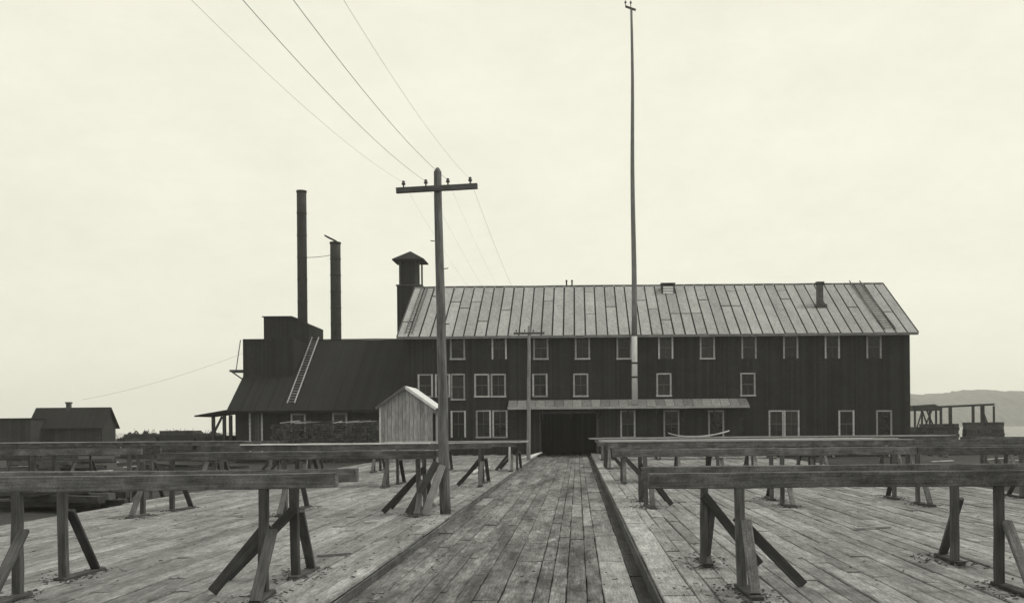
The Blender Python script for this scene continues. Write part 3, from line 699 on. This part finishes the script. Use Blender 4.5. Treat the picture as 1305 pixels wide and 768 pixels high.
# ------------------------------------------------------------------ left background: house, block, lean-to, brush
D1 = 95.0; xa, xb = X(42, D1, 545), X(144, D1, 545)
t = thing('low_house', ((xa+xb)/2, D1, -.5), 'low dark gabled house with small chimney at far left', 'house')
zr = Z(519, 98, 92); ze = Z(544.5, D1-.5, 92)
hx0, hx1 = X(46, 96.5, 519), X(142, 96.5, 519); zr = Z(519, 96.5, 92); ze = Z(545, 94.8, 92)
mb = MB(); mb.prism([(hx1-.25, 95.1, -.8), (hx1-.25, 97.9, -.8), (hx1-.25, 97.9, ze+.2), (hx1-.25, 96.5, zr-.1), (hx1-.25, 95.1, ze+.2)], (hx0-hx1+.5, 0, 0)); mb.build('wall', 'house_dark', t)
mb = MB(); mb.prism([(hx0, 94.75, ze), (hx0, 94.75, ze-.1), (hx0, 96.5, zr-.1), (hx0, 98.25, ze-.1), (hx0, 98.25, ze), (hx0, 96.5, zr)], (hx1-hx0, 0, 0)); rf = mb.build('roof', 'annex_roofing', t)
cx = X(91, 97, 515); mb = MB(); mb.box(cx-.17, cx+.17, 96.3, 96.7, zr-.6, Z(513, 97, 91)-.08); mb.box(cx-.23, cx+.23, 96.24, 96.76, Z(513, 97, 91)-.08, Z(513, 97, 91)+.06); mb.build('chimney', 'post_wood', rf)
t = thing('long_shed', (X(-20, 93, 540), 93, -.5), 'flat-topped dark shed at the left frame edge beside the low house', 'shed')
mb = MB(); z_ = Z(534, 93, 15); mb.box(X(-90, 93, 540), X(39, 93, 540), 93, 98, -.8, z_); mb.build('wall', 'house_dark', t)
mb = MB(); mb.box(X(-92, 93, 540), X(40.5, 93, 540), 92.8, 98.2, z_, z_+.1); mb.build('roof', 'annex_roofing', t)
t = thing('open_lean_to', (-27.5, 77.5, -.45), 'small open lean-to with posts beside the boiler house', 'shed')
p0, p1 = at(257, 531, 78), at(297, 526, 78)
mb = MB(); mb.prism([(p0.x, 76.5, p0.z), (p1.x, 76.5, p1.z), (p1.x, 76.5, p1.z+.22), (p0.x, 76.5, p0.z+.1)], (0, 4, 0)); mb.build('roof', 'annex_roofing', t)
for px in (272, 286, 294):
    for y in (77, 80): bar('post', (X(px, y, 540), y, -.6), (X(px, y, 540), y, p0.z+.1), .22, .22, 'dark_timber', t, 0)
bar('brace', (X(272, 77, 540), 77, 1.6), (X(283, 77, 530), 77, p0.z), .14, .14, 'dark_timber', t, 0)
mb = MB(); mb.box(X(262, 77.5, 550), X(297, 77.5, 550), 77.3, 79.5, -.6, 1.45); mb.build('low_wall', 'house_dark', t)
def bush(label, c, rx_, rz_, seed):
    r_ = random.Random(seed); t = thing('bush', c, label, 'bush', 'bushes on the left skyline'); mb = MB(); c = Vector(c)
    for i in range(5):
        a = r_.uniform(0, 6.28); mb.tube([c, c+Vector((math.cos(a)*rx_*.4, math.sin(a)*rx_*.3, rz_*.5)), c+Vector((math.cos(a)*rx_*.7, math.sin(a)*rx_*.5, rz_*.9))], [.06, .04, .015], 5)
    mb.build('stem', 'bark_dark', t); mb = MB()
    cl = [(Vector((r_.uniform(-.8, .8)*rx_, r_.uniform(-.5, .5)*rx_, rz_*r_.uniform(.0, .82)*(1-.5*r_.random()))), r_.uniform(.25, .45)) for _ in range(26)]
    for i in range(5200):
        q, s = r_.choice(cl); d = Vector((r_.gauss(0, 1), r_.gauss(0, 1), r_.gauss(0, 1))).normalized()*s*r_.uniform(.5, 1.1)
        p = c+q+Vector((d.x*rx_*.6, d.y*rx_*.6, d.z*rz_*.55)); p.z = max(p.z, c.z+.02)
        u = Vector((r_.gauss(0, 1), r_.gauss(0, 1), r_.gauss(0, 1))).normalized(); v = u.orthogonal().normalized(); l = r_.uniform(.08, .17)
        mb.quad(p-u*l, p+v*l*.5, p+u*l, p-v*l*.5)
    mb.build('foliage', 'leaf', t)
for i, (px, top, D, wpx, lb) in enumerate(((183, 543, 112, 22, 'second bush right of the low house on the skyline'), (205, 544, 106, 26, 'third bush right of the low house on the skyline'), (228, 542, 110, 30, 'tallest middle bush on the skyline before the lean-to'), (250, 544, 108, 26, 'bush on the skyline just left of the lean-to'), (272, 548, 112, 24, 'bush behind the lean-to posts'), (160, 551, 108, 20, 'first and lowest bush beside the right end of the low house'))):
    x = X(px, D, 545); zt = Z(top, D, px); g = hgt(x, D); bush(lb, (x, D, g), wpx/2/FPX*D*1.75, (zt-g)*1.0, 40+i)

# ------------------------------------------------------------------ right background
def lumber_stack(label, x0, x1, y0, y1, z0, z1, mat='dark_timber', layers=8, per=6):
    t = thing('lumber_stack', ((x0+x1)/2, y0, z0), label, 'lumber stack', 'lumber stacks'); lh = (z1-z0)/layers
    for i in range(layers):
        z = z0+lh*i+lh*.36
        if i % 2 == 0:
            for k in range(per):
                y = y0+(y1-y0)*(k+.5)/per; bar('board', (x0+rnd.uniform(-.08, .08), y, z), (x1+rnd.uniform(-.08, .08), y, z), (y1-y0)/per-.03, lh*.985, mat, t, 0)
        else:
            for k in range(per):
                x = x0+(x1-x0)*(k+.5)/per; bar('board', (x, y0+rnd.uniform(-.06, .06), z), (x, y1, z), (x1-x0)/per-.03, lh*.985, mat, t, 0)
    return t
D = 92
lumber_stack('square dark lumber stack right of the mill, nearer the wall', X(1183, D, 540), X(1222, D, 540), D, D+2.5, -.55, Z(539, D, 1200))
lumber_stack('square dark lumber stack right of the mill, farther from the wall', X(1231, D, 540), X(1280, D, 540), D, D+.9, -.55, Z(537, D, 1255))
lumber_stack('low lumber stack against the right corner of the mill', X(1164, 88, 550), X(1180, 88, 550), 88, 90, -.55, Z(543, 88, 1170), layers=6, per=4)
for pa, pb, tp, lb in ((158, 198, 552, 'low dark lumber stack right of the low house on the left skyline'), (203, 246, 547.5, 'dark lumber stack midway between the low house and the lean-to'), (250, 270, 551, 'small dark lumber stack just left of the open lean-to')):
    lumber_stack(lb, X(pa, 86, 550), X(pb, 86, 550), 86, 88, -.5, Z(tp, 86, (pa+pb)/2), layers=6, per=4)
D = 98
t = thing('braced_platform', (X(1180, D, 540), D, -.5), 'dark cross-braced timber platform right of the mill', 'platform')
a, e = X(1163, D, 520), X(1197, D, 520); zp = Z(523, D, 1180)
mb = MB(); mb.prism([(a, D-.2, zp), (e, D-.2, zp), (e+.05, D-.2, zp+.35), (e-.5, D-.2, zp+.62), (a, D-.2, zp+.5)], (0, 2.6, 0)); mb.build('deck', 'dark_timber', t)
for px in (1166, 1175, 1185, 1193):
    for y in (D, D+2): bar('leg', (X(px, y, 540), y, -.6), (X(px, y, 540), y, zp), .16, .16, 'dark_timber', t, 0)
for p, q in ((1166, 1175), (1185, 1175), (1175, 1187), (1193, 1181)): bar('brace', (X(p, D, 545), D-.05, 1.0), (X(q, D, 525), D-.05, zp), .12, .12, 'dark_timber', t, 0)
t = thing('post_frame', (X(1230, D, 540), D, -.5), 'open dark frame of posts under one long rail behind lumber stacks', 'frame')
bar('rail', at(1192, 518.5, D), at(1267, 515, D), .16, .2, 'dark_timber', t, 0)
for px, w_ in ((1199, .2), (1211, .26), (1240, .22), (1252, .3), (1266.5, .16)):
    p = at(px, 517, D); bar('post', (p.x, D, -.6), (p.x, D, p.z), w_, w_, 'dark_timber', t, 0)
bar('knee_brace', at(1258, 540, D), at(1252, 524, D), .2, .2, 'dark_timber', t, 0)
for i, (pa, pb, y_, D, hgt_, lb) in enumerate(((1160, 1215, 560, 76, .5, 'low dark heap of timbers behind the right racks, by the mill corner'), (1222, 1300, 563, 72, .55, 'low dark heap of timbers behind the right racks, at the frame edge'),
        (0, 95, 575, 56, .35, 'dark heap of timbers behind the left racks, at the frame edge'), (170, 290, 575, 58, .4, 'dark heap of timbers behind the left racks, below the lean-to'), (10, 90, 620, 29, .05, 'flat scatter of dark timbers on dirt left of the left deck'))):
    t = thing('timber_heap', (X((pa+pb)/2, D, 560), D, -.4), lb, 'timber heap', 'timber heaps')
    for k in range(22):
        x = X(rnd.uniform(pa, pb), D, 560); y = D+rnd.uniform(0, 2); z = -.35+rnd.random()*(hgt_+.5); an = rnd.uniform(-.5, .5); ln = rnd.uniform(.8, 2)
        bar('timber', (x-ln*math.cos(an), y-ln*math.sin(an), z), (x+ln*math.cos(an), y+ln*math.sin(an), z+rnd.uniform(-.15, .15)), .25, .18, rnd.choice(('dark_timber', 'dark_timber', 'post_wood')), t, 0)

# ------------------------------------------------------------------ boards lying on racks and ground
def rack_boards(label, xa, xb, yf, n_, top, mat, lay=1, warp=0.0):
    t = thing('board_pile', ((xa+xb)/2, yf, top), label, 'board pile', 'boards lying on the racks')
    for l in range(lay):
        for k in range(n_):
            y = yf+.12+k*.30; j = rnd.uniform(-.5, .5)
            bar('board', (xa+j, y, top+.02+l*.04), (xb+rnd.uniform(-.6, .6), y+rnd.uniform(-.05, .05), top+.02+l*.04), .24, .032, mat if rnd.random() < .75 else 'grey_board', t, 0, 6, .006)
    return t
T = TOP
rack_boards('pale boards laid on the third rack left of the road', X(322, 33.5), X(556, 33.5), 33.4, 5, T+.02+0, 'pale_wood')
rack_boards('pale boards laid on the fourth rack left of the road', X(500, 45), X(668, 45), 44.9, 5, T-.13, 'pale_wood', 2)
rack_boards('pale boards laid on the farther outlying rack at left', X(-40, 47), X(300, 47), 46.9, 4, T, 'pale_wood')
rack_boards('grey boards laid on the third rack right of the road', X(778, 34), X(1160, 34), 33.9, 5, T, 'grey_board', 1)
rack_boards('pale boards laid in two layers on the fourth rack at right', X(770, 45.5), X(1130, 45.5), 45.4, 5, T-.15, 'pale_wood', 2)
rack_boards('grey boards heaped in layers on the farthest rack at right', X(757, 57.5), X(1205, 57.5), 57.4, 5, T-.16, 'grey_board', 2)
# one warped board, ends curling up
mb = MB(); pts = []; xa, xb = X(852, 57.3), X(930, 57.3)
for i in range(13):
    s = i/12; pts.append((xa+(xb-xa)*s, 57.6, T-.16+.085+.30*(max(0, s-.45)/.55)**2+.20*(max(0, .35-s)/.35)**2))
for p, q in zip(pts[:-1], pts[1:]):
    mb.prism([(p[0], 57.4, p[2]), (q[0], 57.4, q[2]), (q[0], 57.4, q[2]+.06), (p[0], 57.4, p[2]+.06)], (0, .26, 0))
tag(mb.build('warped_board', 'pale_wood'), 'single pale warped board curling up at its ends on the right racks', 'board')
ground_boards = [(25, 70, 591, 'pale board on the ground at the left frame edge behind the racks'), (98, 150, 589, 'upper pale board on the ground behind the left racks'), (112, 145, 597, 'lower pale board on the ground behind the left racks'), (158, 188, 593, 'short pale board on the ground left of the third left rack'),
    (1188, 1216, 585, 'short pale board on the ground at right, below the nearer lumber stack'), (1252, 1282, 584, 'pale board on the ground at right, below the farther lumber stack'), (1288, 1318, 586, 'pale board on the ground cut by the right frame edge')]
for pa, pb, py, lb in ground_boards:
    d_ = (EYE+.25)*FPX/(py-VY+((pa+pb)/2-VX)*ROLL); x0, x1 = X(pa, d_, py), X(pb, d_, py); zz = max(hgt(x0, d_), hgt(x1, d_))+.10
    tag(bar('loose_board', (x0, d_, zz), (x1, d_+rnd.uniform(-.3, .3), zz+rnd.uniform(-.05, .1)), .3, .04, 'pale_wood', None, 0, 3, .006), lb, 'board')
for (a_, e_, lb) in (((600, 590, 42), (622, 580, 43.5), 'pale broken board lying under the fourth left rack'), ((664, 579, 62), (690, 573, 63), 'pale board lying left of the road end by the mill'), ((672, 577, 60), (686, 576, 61), 'short board at the foot of the distant pole')):
    p, q = at(*a_), at(*e_); p.z = LEFT_Z+.06; q.z = LEFT_Z+(.35 if a_[0] > 650 else .25)
    tag(bar('loose_board', p, q, .22, .05, 'pale_wood', None, 0), lb, 'board')
for (x, y, ln, an, lb) in ((-3.9, 15.2, .5, .3, 'small wood scrap on the left deck beside the nearest rack'), (4.9, 18.1, .7, .2, 'narrow wood scrap on the right deck between the first two racks'), (2.2, 24.9, .45, -.4, 'wood scrap by the foot of the second right rack'), (-4.3, 20.5, .35, .9, 'wood scrap on the left deck near the pole')):
    z0 = LEFT_Z if x < 0 else RIGHT_Z
    tag(bar('wood_scrap', (x, y, z0+.03), (x+ln*math.cos(an), y+ln*math.sin(an), z0+.035), .07, .03, 'grey_board', None, .003), lb, 'wood scrap')
# bark chips and splinters nobody could count
mb = MB(); rc = random.Random(3)
for i in range(800):
    y = 9+rc.random()**1.6*34; x = rc.uniform(-11, 11)
    if rc.random() < .35: x = rc.gauss(-2.7, .5)
    if rc.random() < .12: x = rc.gauss(1.0, .35)
    z = (ROAD_Z if XL < x < XR else LEFT_Z if x < 0 else RIGHT_Z)+.012
    if abs(x-XR) < .06 or abs(x-XL) < .06: continue
    a = rc.uniform(0, 6.28); l = rc.uniform(.01, .04); wv_ = rc.uniform(.004, .011)
    M = Matrix.Translation((x, y, z)) @ Matrix.Rotation(a, 4, 'Z') @ Matrix.Rotation(rc.uniform(-.25, .25), 4, 'Y')
    mb.add(*box_data(-l, l, -wv_, wv_, -.003, .006), M)
for fx, fy in FEET:  # dark litter at the feet, also standing in for contact shade
    for i in range(38):
        x, y = rc.gauss(fx, .16), rc.gauss(fy, .2)
        if XL-.05 < x < XR+.05: continue
        z = (LEFT_Z if x < 0 else RIGHT_Z)+.012; l = rc.uniform(.006, .034); wv_ = rc.uniform(.004, .014)
        mb.add(*box_data(-l, l, -wv_, wv_, -.003, .008), Matrix.Translation((x, y, z)) @ Matrix.Rotation(rc.uniform(0, 6.28), 4, 'Z') @ Matrix.Rotation(rc.uniform(-.3, .3), 4, 'Y'))
o = mb.build('bark_chips', 'post_wood'); tag(o, 'bark chips and splinters scattered over the planks, bunched as contact shade at post feet', 'wood chips', kind='stuff')

# ------------------------------------------------------------------ haze
m = bpy.data.materials.new('haze_air'); m.use_nodes = True; n = m.node_tree; n.nodes.clear()
mo = n.nodes.new('ShaderNodeOutputMaterial'); pv = n.nodes.new('ShaderNodeVolumePrincipled')
pv.inputs['Color'].default_value = (1.0, .995, .97, 1); pv.inputs['Density'].default_value = 0.00044; pv.inputs['Anisotropy'].default_value = 0.2
n.links.new(pv.outputs[0], mo.inputs['Volume']); MAT['haze_air'] = m
mb = MB(); mb.box(-1005, 1505, -40, 1655, -11, 66); hz = mb.build('haze', 'haze_air'); tag(hz, kind='stuff')
